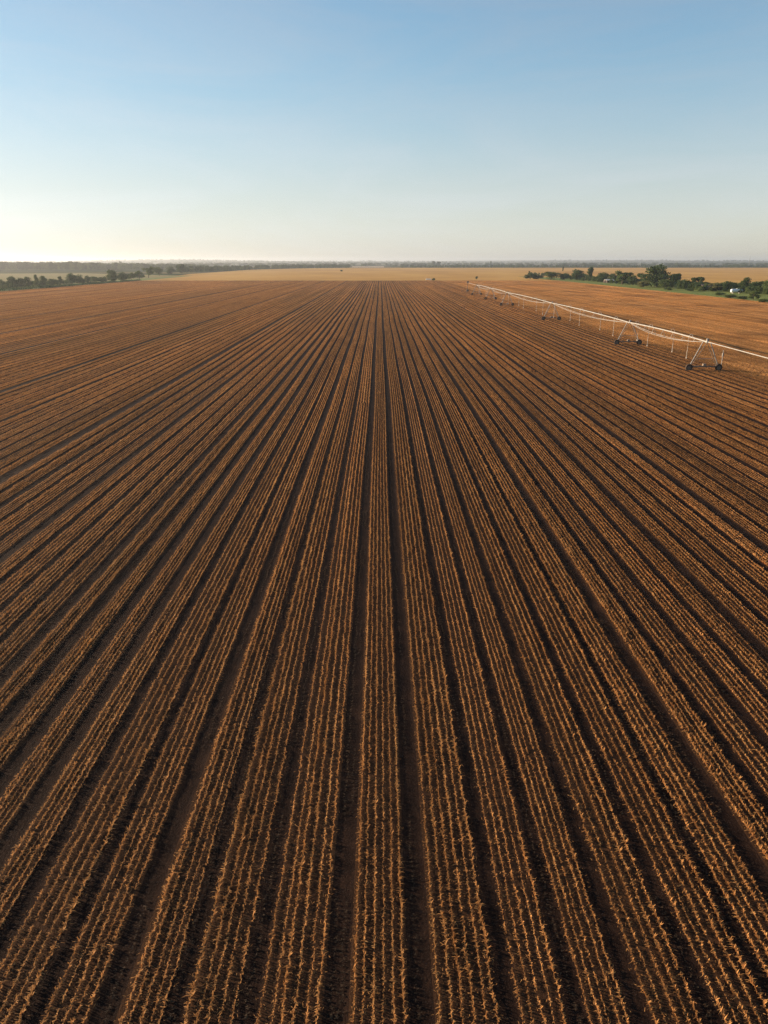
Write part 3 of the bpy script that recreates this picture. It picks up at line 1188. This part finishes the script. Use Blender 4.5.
# the end tower carries an upright aerial and a spare supply stand
t0 = loc(Vector((tw[0].x, tw[0].y, 0)))
mb = MB()
mb.tube([t0 + Vector((2.5, -.1, .5)), t0 + Vector((2.5, -.1, 3.0))], .05, 6)
mb.box(t0 + Vector((2.5, -.1, 2.3)), (.16, .16, .5))
mb.build('aerial_post', M['dull'], piv)


def span(a, b, boom=False):
    d = b - a
    L = d.length
    n = 16
    arch = .18 if not boom else 0.0
    axis = d.normalized()
    side = axis.cross(Vector((0, 0, 1))).normalized()
    pipe = [a + d * (k / n) + Vector((0, 0, arch * 4 * (k / n) * (1 - k / n))) for k in range(n + 1)]
    mb = MB(); mb.tube([loc(p) for p in pipe], PR if not boom else PR * .62, 8)
    sp_o = mb.build('span', M['galv'], piv, True)
    if not boom:
        def low(t, s):
            dep = 1.05 * min(1, 4.1 * t * (1 - t))
            return a + d * t + Vector((0, 0, arch * 4 * t * (1 - t) - dep)) + side * s * .42 * min(1, 3.6 * t * (1 - t))
        for s in (-1, 1):
            pts = [loc(low(k / 20, s)) for k in range(21)]
            mb = MB(); mb.tube(pts, .03, 5, cap=True)
            mb.build('truss_rod', M['galv'], sp_o)
        nb = 8
        for k in range(1, nb):
            t = k / nb
            tp = a + d * t + Vector((0, 0, arch * 4 * t * (1 - t)))
            mb = MB()
            for s in (-1, 1):
                mb.tube([loc(tp), loc(low(t, s))], .024, 5)
            mb.tube([loc(low(t, -1)), loc(low(t, 1))], .022, 5)
            mb.build('truss_brace', M['galv'], sp_o)
    # goosenecks with drop hoses
    nd = max(4, int(L / 12)) if not boom else 0
    for k in range(nd):
        t = (k + .6) / nd
        tp = a + d * t + Vector((0, 0, arch * 4 * t * (1 - t)))
        s = 1 if k % 2 else -1
        e = tp + side * s * .55
        end = 1.15 + .25 * rng.random()
        mb = MB()
        mb.tube([loc(tp + Vector((0, 0, PR))), loc(tp + Vector((0, 0, .42))), loc(tp + side * s * .3 + Vector((0, 0, .50))), loc(e + Vector((0, 0, .25))), loc(Vector((e.x, e.y, 2.2))), loc(Vector((e.x, e.y, end)))], .036, 5)
        mb.tube([loc(Vector((e.x, e.y, end))), loc(Vector((e.x, e.y, end - .25)))], .065, 6)
        mb.build('drop_hose', M['hose'], sp_o)


for a, b in zip(tw, tw[1:]):
    span(a, b)
ax = (tw[0] - tw[1]).normalized()
end = Vector((tw[0].x, tw[0].y - 26, tw[0].z - .25))
span(tw[0], end, True)
far_end = Vector((tw[-1].x + .3, tw[-1].y + 41, tw[-1].z))
span(tw[-1], far_end, True)
mb = MB()
mb.box(loc(far_end + Vector((0, 0, .35))), (1.0, 1.0, 1.0)); mb.box(loc(Vector((far_end.x, far_end.y, .7))), (1.2, 1.2, .9))
mb.tube([loc(Vector((far_end.x, far_end.y, 1))), loc(far_end)], .12, 8)
mb.build('end_stand', M['rim'], piv)
# ------------------------------------------------------------------ air
hz = MB()
hz.box((0, 5400, 32.4), (24000, 13200, 67.0))
hb = NB('haze_air')
pv = hb.n('ShaderNodeVolumePrincipled')
pv.inputs['Color'].default_value = (.86, .90, .96, 1)
pv.inputs['Density'].default_value = 1.1e-4
pv.inputs['Anisotropy'].default_value = .55
hb.l(pv.outputs[0], hb.out.inputs['Volume'])
ho = hz.build('haze', hb.m)
ho['kind'] = 'stuff'
